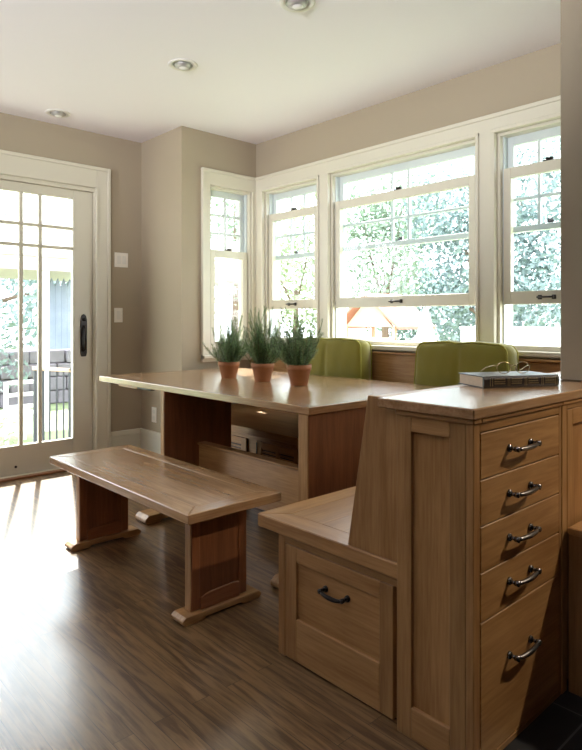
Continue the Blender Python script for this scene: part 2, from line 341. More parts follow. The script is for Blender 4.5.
def window(num, axis, plane, sgn, a0, a1, z0, z1, cols, raised, center, frac=.555):
    """double-hung window; axis 1: plane of constant y looking out to +y, axis 0: constant x looking out to -x"""
    def bx(mb, p0, p1, d0, d1, q0, q1, bev=.002, mm=None):
        lo, hi = sorted((plane + sgn * d0, plane + sgn * d1))
        if axis == 1: mb.box(p0, p1, lo, hi, q0, q1, bev, mm)
        else: mb.box(lo, hi, p0, p1, q0, q1, bev, mm)
    m = MB(); j = .018
    bx(m, a0, a0 + j, .0, .15, z0, z1); bx(m, a1 - j, a1, .0, .15, z0, z1); bx(m, a0 + j, a1 - j, 0, .15, z1 - j, z1); bx(m, a0 + j, a1 - j, 0, .15, z0, z0 + .03)
    root = struct(m.build('window_%d' % num, M['trim']))
    m = MB(); bx(m, a0 + j, a0 + j + .010, .03, .12, z0 + .03, z1 - j, 0); bx(m, a1 - j - .010, a1 - j, .03, .12, z0 + .03, z1 - j, 0)
    m.build('sash_track', M['gasket'] if 0 else M['sash'], root)
    A0, A1 = a0 + j + .012, a1 - j - .012; H = z1 - j - z0 - .03; mid = z0 + .03 + H * frac
    rw = .036
    # upper sash (outer plane)
    u0, u1 = mid - .02, z1 - j
    m = MB(); bx(m, A0, A0 + rw, .062, .095, u0, u1); bx(m, A1 - rw, A1, .062, .095, u0, u1); bx(m, A0 + rw, A1 - rw, .062, .095, u1 - .05, u1); bx(m, A0 + rw, A1 - rw, .062, .095, u0, u0 + .034)
    us = m.build('upper_sash', M['sash'], root)
    mu = MB(); zz0, zz1 = u0 + .034, u1 - .05
    for c in cols: bx(mu, c - .009, c + .009, .067, .090, zz0, zz1, .002)
    hz = [zz0 + (zz1 - zz0) * k / 3 for k in (1, 2)]
    for h in hz: bx(mu, A0 + rw, A1 - rw, .068, .089, h - .009, h + .009, .002)
    mu.build('muntins', M['sash'], us)
    m = MB(); bx(m, A0 + rw, A1 - rw, .077, .081, zz0, zz1, 0); m.build('glass', M['glass'], us)
    m = MB()
    cz = u0 + .034
    if axis == 1: m.prism([(center - .022, cz), (center + .022, cz), (center + .014, cz + .022), (center - .014, cz + .022)], 1, plane + sgn * .053, plane + sgn * .062, .002)
    else: m.prism([(center - .022, cz), (center + .022, cz), (center + .014, cz + .022), (center - .014, cz + .022)], 0, plane + sgn * .062, plane + sgn * .053, .002)
    m.build('sash_keeper', M['pewter'], us)
    # lower sash (inner plane), raised when open
    h = .72 if raised else mid + .02 - (z0 + .03)
    l0 = (z0 + .03) + raised; l1 = l0 + (.765 if raised else h)
    m = MB(); bx(m, A0, A0 + .042, .016, .052, l0, l1); bx(m, A1 - .042, A1, .016, .052, l0, l1); bx(m, A0 + .042, A1 - .042, .016, .052, l1 - .058, l1); bx(m, A0 + .042, A1 - .042, .016, .052, l0, l0 + .072)
    ls = m.build('lower_sash', M['trim'], root)
    m = MB(); bx(m, A0 + .042, A1 - .042, .034, .038, l0 + .072, l1 - .058, 0); m.build('glass', M['glass'], ls)
    m = MB()
    bx(m, center - .028, center + .028, .020, .046, l1, l1 + .008, .001); bx(m, center - .012, center + .03, .016, .032, l1 + .008, l1 + .018, .003)
    m.build('sash_lock', M['black'], ls)
    m = MB(); zc = l0 + .036; d = .006
    for s in (-1, 1):
        bx(m, center + s * .038 - .011, center + s * .038 + .011, .008, .016, zc - .012, zc + .012, .002); bx(m, center + s * .038 - .005, center + s * .038 + .005, -.010, .010, zc - .006, zc + .006, .002)
    p = [plane - sgn * .010] * 2
    pts = [(center - .045, p[0], zc), (center + .045, p[1], zc)] if axis == 1 else [(p[0], center - .045, zc), (p[1], center + .045, zc)]
    m.tube(pts, .0055, 8); m.build('sash_lift', M['black'], ls)
    return root
window(1, 0, XN, -1, *W1, [2.935], 0, 2.935, .61)
window(2, 1, YW, 1, *WN[0], [-3.555, -3.405], .228, -3.480)
window(3, 1, YW, 1, *WN[1], [-2.555, -2.42], .228, -2.475)
window(4, 1, YW, 1, *WN[2], [-1.545, -1.405], .228, -1.475)

# ------------------------------------------------------------------ patio door
D = XL
m = MB()
m.box(D, D + .022, 2.085, 2.195, 0, 2.30, .003); m.box(D, D + .022, -.17, 2.085, 2.14, 2.30, .003); m.box(D, D + .022, -.17, -.06, 0, 2.14, .003)
m.box(D + .0, D + .032, 2.172, 2.199, 0, 2.303, .004); m.box(D, D + .032, -.17, 2.1715, 2.276, 2.303, .004)
m.box(D, D + .030, 2.078, 2.098, 0, 2.14, .003)
struct(m.build('trim_4', M['trim']))
m = MB(); m.box(D - .15, D, 2.075, 2.10, 0, 2.14, .002); m.box(D - .15, D, -.02, .005, 0, 2.14, .002); m.box(D - .15, D, .005, 2.075, 2.11, 2.14, .002); m.box(D - .15, D + .01, .005, 2.075, 0, .016, .002, M['trim'])
door = struct(m.build('door_1', M['trim']))
def leaf(x0, y0, y1, cols, name):
    x1 = x0 + .04; z0, z1 = .018, 2.108
    gy0, gy1, gz0, gz1 = y0 + .13, y1 - .155 if name == 'active' else y1 - .13, .225, 2.04
    m = MB(); m.box(x0, x1, y0, gy0, z0, z1, .003); m.box(x0, x1, gy1, y1, z0, z1, .003); m.box(x0, x1, gy0, gy1, z0, gz0, .003); m.box(x0, x1, gy0, gy1, gz1, z1, .003)
    pn = m.build('door_panel', M['trim'], door)
    m = MB()
    for c in cols: m.box(x0 + .008, x1 - .004, c - .014, c + .014, gz0, gz1, .003)
    for h in (1.815, 1.664): m.box(x0 + .009, x1 - .005, gy0, gy1, h - .012, h + .012, .003)
    m.build('muntins', M['trim'], pn)
    m = MB(); m.box(x0 + .018, x0 + .022, gy0, gy1, gz0, gz1, 0); m.build('glass', M['glass'], pn)
    return pn
m = MB(); m.box(D - .005, D + .055, -.0, 2.085, .0005, .014, .003); m.build('shade_strip', R[1], door)  # dark strip standing in for the shaded floor under the door frame
p = leaf(D - .065, .98, 2.073, [1.675, 1.540, 1.245], 'active')
leaf(D - .115, .007, 1.05, [.265, .40, .79, .66], 'fixed')
m = MB(); hy = 2.000; hx = D - .025
m.prism([(hy - .018, .842), (hy + .018, .842), (hy + .026, .87), (hy + .026, 1.12), (hy + .018, 1.155), (hy, 1.168), (hy - .018, 1.155), (hy - .026, 1.12), (hy - .026, .87)], 0, hx, hx + .008, .002)
pts = [(hx + .006, hy, .885), (hx + .03, hy, .90), (hx + .045, hy - .004, .95), (hx + .045, hy - .004, 1.0), (hx + .035, hy, 1.05), (hx + .008, hy, 1.075)]
m.tube(pts, [.008, .009, .010, .010, .009, .008], 10)
m.tube([(hx + .004, hy, 1.125), (hx + .02, hy, 1.125)], .012, 12)
m.build('door_handle', M['black'], p)
# little bolts at the foot of the door
for yy in (1.50, 1.955):
    m = MB(); m.tube([(hx - .002, yy, .075), (hx + .006, yy, .075)], .009, 10); m.build('floor_bolt', M['black'], p)

# ------------------------------------------------------------------ wall plates
def plate(name, y, z, wd, ht, label, cat, toggles=1):
    o = thing(name, (XL, y, z - ht / 2), label, cat)
    m = MB(); m.box(XL, XL + .006, y - wd / 2, y + wd / 2, z - ht / 2, z + ht / 2, .002); m.build('plate', M['plate'], o)
    for k in range(toggles):
        yy = y + (k - (toggles - 1) / 2) * .046
        m = MB(); m.box(XL + .006, XL + .009, yy - .016, yy + .016, z - .033, z + .033, .001); m.build('rocker', M['white'], o)
    return o
plate('light_switch', 2.300, 1.600, .115, .115, 'square double light switch plate high on the beige wall', 'light switch', 2)
plate('light_switch', 2.275, 1.160, .072, .115, 'narrow single light switch plate beside the door, the lower of two', 'light switch', 1)
o = thing('electrical_outlet', (-4.30, YJ, .31), 'small white electrical outlet low on the corner wall behind the table', 'outlet')
m = MB(); m.box(-4.335, -4.265, YJ - .006, YJ, .31, .43, .002); m.build('plate', M['plate'], o)
for zz in (.345, .395):
    m = MB(); m.prism([(-4.316, zz - .014), (-4.284, zz - .014), (-4.280, zz), (-4.284, zz + .014), (-4.316, zz + .014), (-4.320, zz)], 1, YJ - .009, YJ - .006, .001); m.build('socket', M['white'], o)

# ------------------------------------------------------------------ ceiling lights
def downlight(x, y, label):
    o = thing('ceiling_downlight', (x, y, ZC), label, 'ceiling light', 'recessed ceiling lights')
    m = MB(); m.lathe([(.056, ZC - .001), (.060, ZC - .006), (.078, ZC - .007), (.083, ZC - .003), (.083, ZC - .0005)], x, y, 40); m.build('trim_ring', M['lampw'], o)
    m = MB(); m.lathe([(.055, ZC - .005), (.050, ZC - .001), (.046, ZC - .001)], x, y, 40)
    bm = m.bm
    m.build('gimbal', M['lampc'], o)
    m = MB(); m.lathe([(.046, ZC - .002), (.043, ZC - .014), (.026, ZC - .022), (0, ZC - .024)], x, y, 32)
    b = m.build('bulb', M['lampc'], o)
    m = MB(); m.lathe([(.026, ZC - .0235), (.015, ZC - .030), (0, ZC - .031)], x + .004, y, 24); m.build('lens', M['bulb'], o)
downlight(-2.964, 1.892, 'recessed ceiling light in the middle of the three, above the table')
downlight(-4.25, 1.691, 'recessed ceiling light nearest the patio door')
downlight(-2.031, 1.905, 'recessed ceiling light nearest the viewer, cut by the top of the photo')

# ------------------------------------------------------------------ furniture helpers
def framed_top(m, x0, x1, y0, y1, z0, z1, fw, mats, ends=True, bev=.003):
    mx_, my_ = mats[0], mats[1]
    m.prism([(x0, y0), (x1, y0), (x1 - fw, y0 + fw), (x0 + fw, y0 + fw)], 2, z0, z1, bev, mx_)
    m.prism([(x0, y1), (x0 + fw, y1 - fw), (x1 - fw, y1 - fw), (x1, y1)], 2, z0, z1, bev, mx_)
    m.prism([(x0, y0), (x0 + fw, y0 + fw), (x0 + fw, y1 - fw), (x0, y1)], 2, z0, z1, bev, my_)
    m.prism([(x1, y0), (x1, y1), (x1 - fw, y1 - fw), (x1 - fw, y0 + fw)], 2, z0, z1, bev, my_)
    n = max(1, round((y1 - y0 - 2 * fw) / .13)) if (x1 - x0) > (y1 - y0) else 1
    if (x1 - x0) > (y1 - y0):
        for k in range(n):
            a = y0 + fw + (y1 - y0 - 2 * fw) * k / n; b = y0 + fw + (y1 - y0 - 2 * fw) * (k + 1) / n
            m.box(x0 + fw, x1 - fw, a, b, z0, z1 - .0004, .0003, mx_)
    else:
        n = max(1, round((x1 - x0 - 2 * fw) / .13))
        for k in range(n):
            a = x0 + fw + (x1 - x0 - 2 * fw) * k / n; b = x0 + fw + (x1 - x0 - 2 * fw) * (k + 1) / n
            m.box(a, b, y0 + fw, y1 - fw, z0, z1 - .0004, .0006, my_)
def foot(m, x0, x1, y0, y1, h, mm, arch=.012):
    c = h * .62
    m.prism([(y0 + .012, 0), (y0, .012), (y0, h - c * .62), (y0 + c * .8, h), (y1 - c * .8, h), (y1, h - c * .62), (y1, .012), (y1 - .012, 0),
             (y1 - .09, 0), (y1 - .105, arch), (y0 + .105, arch), (y0 + .09, 0)], 0, x0, x1, .0025, mm)

# ------------------------------------------------------------------ dining table
T0, T1, TY0, TY1, TZ = -3.855, -1.853, 1.808, 2.930, .75
tab = thing('dining_table', (-2.5, 2.08, 0), 'long wooden trestle dining table with three potted herbs on it', 'table')
m = MB(); framed_top(m, T0, T1, TY0, TY1, TZ - .034, TZ, .10, WT); m.build('tabletop', None, tab)
for x0, x1, xc in ((-3.076, -3.034, -3.050), (-1.928, -1.862, -1.888)):
    m = MB()
    m.box(x0, x1 - .004, 1.812, 2.29, .046, TZ - .034, .003, W[2])
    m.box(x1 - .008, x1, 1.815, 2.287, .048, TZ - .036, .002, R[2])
    pd = m.build('pedestal', None, tab)
    m = MB(); foot(m, xc - .058, xc + .058, 1.67, 2.368, .046, W[1]); m.build('foot', None, tab)
m = MB(); m.box(-3.034, -1.928, 2.045, 2.085, .13, .385, .003, W[0]); m.box(-3.034, -1.928, 2.035, 2.095, .385, .399, .003, W[0]); m.build('stretcher', None, tab)
m = MB()
m.box(-3.60, -3.36, 1.818, 1.85, TZ - .048, TZ - .034, .002, W[0]); m.build('leaf_slide', None, tab)
m = MB(); m.box(-3.36, -3.20, 1.820, 1.85, TZ - .046, TZ - .034, .002); m.build('slide_bracket', M['black'], tab)

# ------------------------------------------------------------------ free-standing bench
B0, B1, BY0, BY1, BZ = -3.062, -1.808, 1.175, 1.612, .44
ben = thing('wooden_bench', (-2.43, 1.40, 0), 'freestanding wooden bench with framed top in front of the table', 'bench')
m = MB(); framed_top(m, B0, B1, BY0, BY1, BZ - .036, BZ, .075, WT); m.build('seat', None, ben)
for x0, x1 in ((-2.945, -2.905), (-1.965, -1.920)):
    m = MB()
    m.box(x0, x1 - .006, 1.262, 1.525, .032, BZ - .036, .002, W[2])
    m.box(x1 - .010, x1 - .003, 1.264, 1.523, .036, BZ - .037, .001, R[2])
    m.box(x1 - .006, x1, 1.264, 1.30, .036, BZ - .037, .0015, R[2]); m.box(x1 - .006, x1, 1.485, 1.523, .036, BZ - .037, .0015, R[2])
    m.build('pedestal', None, ben)
    m = MB(); xc = (x0 + x1) / 2; foot(m, xc - .042, xc + .042, 1.212, 1.585, .032, W[1], .010); m.build('foot', None, ben)
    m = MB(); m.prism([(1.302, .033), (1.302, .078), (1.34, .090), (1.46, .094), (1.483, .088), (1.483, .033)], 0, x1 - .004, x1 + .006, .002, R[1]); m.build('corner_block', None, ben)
# ------------------------------------------------------------------ drawer pull (arched, two posts)
def pull(name, c, along, outd, length, parent, mm, drop=.006):
    c = Vector(c); a = Vector(along); n = Vector(outd); z = Vector((0, 0, 1)); h = length / 2
    m = MB()
    for s in (-1, 1):
        e = c + a * (s * h)
        m.tube([e, e + n * .006], [.0105, .0095], 12); m.tube([e + n * .005, e + n * .022], .005, 10)
        m.tube([e + n * .018, e + n * .030], [.0072, .0076], 12)
    K = 9; pts = []; rr = []
    for i in range(K):
        t = -1 + 2 * i / (K - 1)
        pts.append(c + a * (t * h) + n * (.024 + .007 * (1 - t * t)) - z * (drop * (1 - t ** 4))); rr.append(.0052 + .0022 * (1 - abs(t)))
    m.tube(pts, rr, 10)
    return m.build(name, mm, parent)

# ------------------------------------------------------------------ peninsula drawer cabinet
PX0, PX1, PY = -1.032, -.800, 1.340
cab = thing('drawer_cabinet', (-.92, 1.55, 0), 'tall wooden cabinet with five drawers and a panelled end', 'cabinet')
m = MB()
m.box(PX0 + .01, PX1 - .0205, PY + .0205, 1.83, 0, .874, 0, W[2])
m.build('carcass', None, cab)
# end panel facing the room: frame and recessed panel
m = MB()
m.box(PX0, -.984, PY, PY + .02, 0, .865, .0015, W[2]); m.box(-.866, PX1 - .0205, PY, PY + .02, 0, .865, .0015, W[2])
m.box(-.984, -.866, PY, PY + .02, .822, .865, .0015, W[0]); m.box(-.984, -.866, PY, PY + .02, 0, .085, .0015, W[0])
m.box(-.988, -.862, PY + .010, PY + .021, .08, .828, 0, W[2])
m.build('end_panel', None, cab)
m = MB()
m.box(PX1 - .02, PX1, PY, PY + .0, 0, 0, 0) if 0 else None
m.box(PX1 - .020, PX1 + .002, PY, PY + .030, 0, .865, .0015, W[2]); m.box(PX1 - .020, PX1 + .002, 1.815, 1.832, 0, .865, .001, W[2])
m.box(PX1 - .020, PX1 + .002, PY + .030, 1.815, .842, .865, .001, W[1]); m.box(PX1 - .020, PX1 + .002, PY + .030, 1.815, 0, .016, .001, W[1])
m.build('face_frame', None, cab)
zs = [.840, .722, .606, .490, .366, .018]
for i in range(5):
    z1, z0 = zs[i] - .0015, zs[i + 1] + .0015
    m = MB(); m.box(PX1 - .018, PX1 + .003, PY + .0320, 1.8135, z0, z1, .0016, W[1]); d = m.build('drawer_front', None, cab)
    zc = [.783, .664, .548, .433, .238][i]
    pull('drawer_pull', (PX1 + .003, 1.571, zc), (0, 1, 0), (1, 0, 0), .118, d, M['pewter'], .0015)
m = MB()   # cove moulding under the counter
for z0, z1, o in ((.864, .878, .008),):
    m.box(PX0 - .0, PX1 + o, PY - o, PY + .03, z0, z1, .003, W[0]); m.box(PX1 - .02, PX1 + o, PY + .0305, 1.83, z0, z1, .003, W[1])
m.build('cove_moulding', None, cab)
# second cabinet unit of the peninsula
cb2 = thing('panelled_cabinet', (-.86, 2.2, 0), 'wooden cabinet with recessed door to the right of the drawers', 'cabinet')
m = MB(); m.box(-.95, PX1 - .02, 1.834, 2.75, 0, .874, 0, W[2]); m.build('carcass', None, cb2)
m = MB(); m.box(PX1 - .02, PX1 + .004, 1.833, 1.866, 0, .866, .0015, W[2]); m.box(PX1 - .02, PX1 + .004, 1.866, 2.75, .850, .866, .0015, W[1]); m.box(PX1 - .02, PX1 + .004, 2.35, 2.75, 0, .850, .0015, W[2]); m.build('face_frame', None, cb2)
m = MB(); x = PX1
m.box(x - .016, x + .004, 1.868, 1.908, .1, .848, .0015, W[2]); m.box(x - .016, x + .004, 2.31, 2.348, .1, .848, .0015, W[2]); m.box(x - .016, x + .004, 1.908, 2.31, .80, .848, .0015, W[1]); m.box(x - .016, x + .004, 1.908, 2.31, .1, .15, .0015, W[1]); m.box(x - .016, x - .006, 1.904, 2.315, .14, .81, 0, W[2])
m.build('door', None, cb2)
m = MB()
for z0, z1, o in ((.864, .878, .008),): m.box(PX1 + .004 - .02, PX1 + o, 1.8305, 2.75, z0, z1, .003, W[1])
m.build('cove_moulding', None, cb2)
# counter
ct = MB(); ct.prism([(-1.075, PY - .018), (PX1 + .022, PY - .018), (PX1 + .022, 2.75), (-.955, 2.75), (-1.16, 2.2), (-1.16, 1.42), (-1.075, 1.42)][:0] or [(-1.085, PY - .018), (PX1 + .014, PY - .018), (PX1 + .014, 2.75), (-1.085, 2.75)], 2, .878, .905, .003, WT[1])
c = ct.build('wooden_countertop', None); setloc(c, (-.93, 2.0, .878)); tag(c, 'wooden countertop on the drawer cabinet with the book on it', 'countertop')
# low kitchen cabinet in the dark at right
lc = thing('low_cabinet', (-.5, 2.1, 0), 'low dark wooden cabinet jutting out at the right edge of the photo', 'cabinet')
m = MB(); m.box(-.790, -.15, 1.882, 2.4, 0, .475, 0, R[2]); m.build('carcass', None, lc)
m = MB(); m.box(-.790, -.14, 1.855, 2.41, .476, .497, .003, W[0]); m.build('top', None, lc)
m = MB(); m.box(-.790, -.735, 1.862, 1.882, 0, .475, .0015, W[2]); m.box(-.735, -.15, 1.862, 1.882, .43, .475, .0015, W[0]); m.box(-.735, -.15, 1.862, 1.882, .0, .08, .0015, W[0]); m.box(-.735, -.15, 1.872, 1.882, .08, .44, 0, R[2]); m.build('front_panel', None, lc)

# ------------------------------------------------------------------ built-in bench along the peninsula
bq = thing('built_in_bench', (-1.35, 2.0, 0), 'built-in wooden banquette bench with drawer in its end and sloping back', 'bench')
QY = 1.362
m = MB()
m.box(-1.545, -1.513, QY, QY + .02, 0, .405, .0015, W[2]); m.box(-1.513, PX0, QY, QY + .02, .379, .405, .0015, W[0])
m.box(-1.543, PX0, QY + .02, 2.37, .0, .405, 0, W[2])
m.build('base', None, bq)
m = MB(); x0, x1 = -1.511, -1.062; y = QY - .0
m.box(x0, -1.457, y, y + .018, .004, .376, .0015, W[2]); m.box(-1.111, x1, y, y + .018, .004, .376, .0015, W[2]); m.box(-1.457, -1.111, y, y + .018, .328, .376, .0015, W[0]); m.box(-1.457, -1.111, y, y + .018, .004, .142, .0015, W[0]); m.box(-1.46, -1.108, y + .009, y + .018, .138, .332, 0, W[0])
d = m.build('drawer_front', None, bq)
pull('drawer_pull', (-1.285, y + .0092, .281), (1, 0, 0), (0, -1, 0), .092, d, M['black'])
m = MB(); framed_top(m, -1.642, PX0, QY - .012, 2.37, .406, .45, .085, [W[0], W[1]]); m.build('seat', None, bq)
m = MB()   # sloping back
m.prism([(-1.228, .4505), (-1.150, .903), (-1.088, .903), (PX0 - .002, .877), (PX0 - .002, .4505)], 1, QY - .004, QY + .022, .0015, W[2])
m.build('side_board', None, bq)
m = MB(); m.prism([(-1.222, .4505), (-1.146, .900), (-1.0865, .900), (-1.0865, .874), (PX0 - .002, .874), (PX0 - .002, .4505)], 1, QY + .0225, 2.74, .0015, W[1]); m.build('backrest', None, bq)

# ------------------------------------------------------------------ window seat
ws = thing('window_seat', (-2.7, 2.8, 0), 'built-in wooden window seat with louvred doors beneath the windows', 'bench')
m = MB(); m.box(XN + .002, -1.10, 2.40, YW - .003, 0, .405, 0, W[0])
m.build('base', None, ws)
m = MB(); m.box(XN + .002, -1.10, 2.375, 3.13, .4065, .45, .003, W[0]); m.build('seat', None, ws)
m = MB(); m.box(XN + .002, -1.10, 3.1305, YW - .003, .4065, .90, .003, W[0]); m.build('backrest', None, ws)
m = MB(); m.box(XN + .03, -1.10, 3.108, YW - .024, .9005, .9145, .003, W[0]); m.build('back_cap', None, ws)
def louvre_door(x0, x1, first):
    m = MB(); y = 2.383; zt, zb = .378, .05
    sx = x0 + .05; ex = x1 - .05; lt, lb = .345, .262; gaps = 4
    m.box(x0, sx, y, y + .017, zb, zt, .0015, W[2]); m.box(ex, x1, y, y + .017, zb, zt, .0015, W[2]); m.box(sx, ex, y, y + .017, lt, zt, .0015, W[0]); m.box(sx, ex, y, y + .017, zb, lb, .0015, W[0])
    mid = (sx + ex) / 2; m.box(mid - .013, mid + .013, y, y + .017, lb, lt, .001, W[2])
    p = (lt - lb) / 4
    for k in range(4): m.box(sx, ex, y + .003, y + .015, lb + p * k + p * .45, lb + p * (k + 1) - .0002, .0005, W[0])
    d = m.build('louvred_door', None, ws)
    m = MB(); m.box(sx, ex, y + .0155, y + .0168, lb, lt, 0); m.build('vent_backing', M['slate'], d)
    m = MB(); m.box(x0 + .003, x0 + .012, y - .004, y, .29, .37, .001); m.build('finger_pull', M['slate'], d)
for x0 in (-3.40, -2.91, -2.42): louvre_door(x0 + .012 - .012, x0 + .39, 0)

# ------------------------------------------------------------------ cushions
def cushion(name, cx, cy, z0, wd, ht, th, rz, label):
    o = thing(name, (cx, cy, z0), label, 'cushion', 'green back cushions on the window seat')
    o.rotation_euler = (math.radians(-3), 0, rz)
    bm = bmesh.new(); N, K = 36, 30
    def puff(u, v):
        a = max(0, 1 - abs(u) ** 4) * max(0, 1 - abs(v) ** 4)
        d = .024 * a ** .5
        d -= .010 * math.exp(-(u / .05) ** 2) * (1 - v ** 8)
        return d
    def outline(u, v):
        x = u * wd / 2; z = ht / 2 + v * ht / 2
        # rounded corners and a slight dip in the middle of the top
        k = .05; ax = max(0, abs(u) * wd / 2 - (wd / 2 - k)); az = max(0, abs(v) * ht / 2 - (ht / 2 - k))
        if ax > 0 and az > 0:
            L = math.hypot(ax, az); mxx = max(ax, az); f = mxx / L
            x = math.copysign(wd / 2 - k + ax * f, u); z = ht / 2 + math.copysign(ht / 2 - k + az * f, v)
        if v > 0: z -= .010 * v ** 3 * math.exp(-(u / .18) ** 2) - .006 * v ** 3 * math.cos(u * 3)
        x += .006 * math.copysign(1, u) * abs(u) ** 3 * math.cos(v * 3) 
        return x, z
    fr = {}; bk = {}
    for i in range(N + 1):
        for j in range(K + 1):
            u, v = -1 + 2 * i / N, -1 + 2 * j / K; x, z = outline(u, v)
            wr = .0015 * math.sin(u * 23 + v * 5) * math.sin(v * 9 + u * 4)
            fr[i, j] = bm.verts.new((x, -th / 2 - puff(u, v) + wr, z)); bk[i, j] = bm.verts.new((x, th / 2 + puff(u, v) * .6, z))
    for i in range(N):
        for j in range(K):
            bm.faces.new((fr[i, j], fr[i + 1, j], fr[i + 1, j + 1], fr[i, j + 1])); bm.faces.new((bk[i, j], bk[i, j + 1], bk[i + 1, j + 1], bk[i + 1, j]))
    loop = [(i, 0) for i in range(N)] + [(N, j) for j in range(K)] + [(i, K) for i in range(N, 0, -1)] + [(0, j) for j in range(K, 0, -1)]
    mids = {}
    for ij in loop:
        a, b = fr[ij].co, bk[ij].co; cen = Vector((0, 0, ht / 2)); dv = (Vector((a.x, 0, a.z)) - cen).normalized()
        mids[ij] = bm.verts.new((a + b) / 2 + dv * .010)
    for a, b in zip(loop, loop[1:] + loop[:1]):
        bm.faces.new((fr[b], fr[a], mids[a], mids[b])); bm.faces.new((mids[b], mids[a], bk[a], bk[b]))
    ptsf = [fr[ij].co.copy() for ij in loop]; ptsb = [bk[ij].co.copy() for ij in loop]
    bmesh.ops.recalc_face_normals(bm, faces=bm.faces)
    for f in bm.faces: f.smooth = True
    me = bpy.data.meshes.new('cover'); bm.to_mesh(me); bm.free(); me.materials.append(M['green'])
    c = bpy.data.objects.new('cover', me); C.objects.link(c); c.parent = o
    for pts in (ptsf, ptsb):
        m = MB(); m.tube(pts + [pts[0], pts[1]], .0055, 6, cap=False)
        me = bpy.data.meshes.new('piping'); m.bm.to_mesh(me); m.bm.free(); me.materials.append(M['piping'])
        c = bpy.data.objects.new('piping', me); C.objects.link(c); c.parent = o
    return o
cushion('green_cushion', -2.895, 3.015, .457, .61, .535, .105, math.radians(1), 'green back cushion nearer the corner, half behind the potted herbs')
cushion('green_cushion', -1.868, 3.015, .457, .59, .535, .105, math.radians(-2), 'green back cushion standing just behind the book and spectacles')

# ------------------------------------------------------------------ potted rosemary
def herb(x, y, rt, h, ph, seed, lean, label):
    o = thing('potted_rosemary', (x, y, TZ), label, 'potted plant', 'three potted rosemary plants on the table')
    rnd = random.Random(seed); z = TZ + .0005
    rb = rt * .68; rim = .72 * h
    m = MB(); m.lathe([(0, z), (rb, z), (rb + .001, z + .002), (rt * .93, z + rim), (rt, z + rim + .002), (rt + .002, z + h), (rt - .006, z + h), (rt - .010, z + h - .02), (0, z + h - .021)], x, y, 40)
    m.build('pot', M['terra'], o)
    m = MB(); m.lathe([(rt - .0085, z + h - .012), (rt * .5, z + h - .006), (0, z + h - .004)], x, y, 20); m.build('soil', M['soil'], o)
    st = MB(); bm = bmesh.new()
    def needle(p, d, up, L):
        s = d.cross(up); 
        if s.length < 1e-3: s = d.cross(Vector((1, 0, 0)))
        s = s.normalized() * .0020; n = s.cross(d).normalized() * .0008
        a = bm.verts.new(p); b = bm.verts.new(p + d * L * .5 + s); c = bm.verts.new(p + d * L * .5 - s); e = bm.verts.new(p + d * L); f = bm.verts.new(p + d * L * .5 + n)
        bm.faces.new((a, b, f)); bm.faces.new((b, e, f)); bm.faces.new((a, f, c)); bm.faces.new((c, f, e)); bm.faces.new((a, c, b)); bm.faces.new((b, c, e))
    def sprig(p, d, L, cur, thick):
        pts = [p.copy()]; n = 12
        for i in range(n): d = (d + cur + Vector((rnd.uniform(-.09, .09), rnd.uniform(-.09, .09), rnd.uniform(-.03, .03)))).normalized(); p = p + d * L / n; pts.append(p.copy())
        st.tube(pts, [thick * (1 - .6 * i / n) for i in range(n + 1)], 5)
        N = int(L / .0021)
        for i in range(N):
            t = (i + 2) / (N + 2); fi = t * n; j = min(n - 1, int(fi)); pp = pts[j].lerp(pts[j + 1], fi - j); dd = (pts[j + 1] - pts[j]).normalized()
            an = i * 2.4 + rnd.uniform(-.5, .5); u = dd.orthogonal().normalized(); v = dd.cross(u)
            rad = u * math.cos(an) + v * math.sin(an)
            nd = (rad * rnd.uniform(.9, 1.2) + dd * (.25 + .7 * t)).normalized()
            needle(pp, nd, dd, rnd.uniform(.016, .025) * (1 - .35 * t))
        return pts
    NS = 52
    for k in range(NS):
        a = rnd.random() * 2 * PI; q = (k + .5) / NS; r0 = rt * .6 * rnd.random() ** .5
        p = Vector((x + r0 * math.cos(a), y + r0 * math.sin(a), z + h - .012))
        tilt = q ** 1.2 * 1.3 + rnd.uniform(-.05, .05); L = ph * ((1.0 - .50 * q) * rnd.uniform(.7, 1.12) if q > .3 else rnd.uniform(.80, 1.06))
        d = Vector((math.sin(tilt) * math.cos(a), math.sin(tilt) * math.sin(a), math.cos(tilt)))
        pts = sprig(p, d, L, Vector((rnd.uniform(-.04, .04), rnd.uniform(-.04, .04), .07)), .0016)
        for b in range(3):
            q0 = pts[rnd.randint(2, 6)]; a2 = rnd.random() * 2 * PI
            sprig(q0, Vector((math.cos(a2), math.sin(a2), rnd.uniform(.5, 1.2))).normalized(), L * rnd.uniform(.18, .38), Vector((0, 0, .09)), .0010)
    st.build('stems', M['stem'], o)
    for v in bm.verts: v.co -= o.location
    me = bpy.data.meshes.new('foliage'); bm.to_mesh(me); bm.free(); me.materials.append(M['needle'])
    f = bpy.data.objects.new('foliage', me); C.objects.link(f); f.parent = o
    return o
herb(-3.150, 2.355, .068, .105, .325, 3, 0, 'leftmost potted rosemary, farthest from the viewer, on the table')
herb(-2.838, 2.375, .068, .110, .345, 5, 0, 'middle one of the three potted rosemary plants on the table')
herb(-2.528, 2.385, .070, .118, .335, 9, 0, 'rightmost potted rosemary, nearest the cushions, on the table')

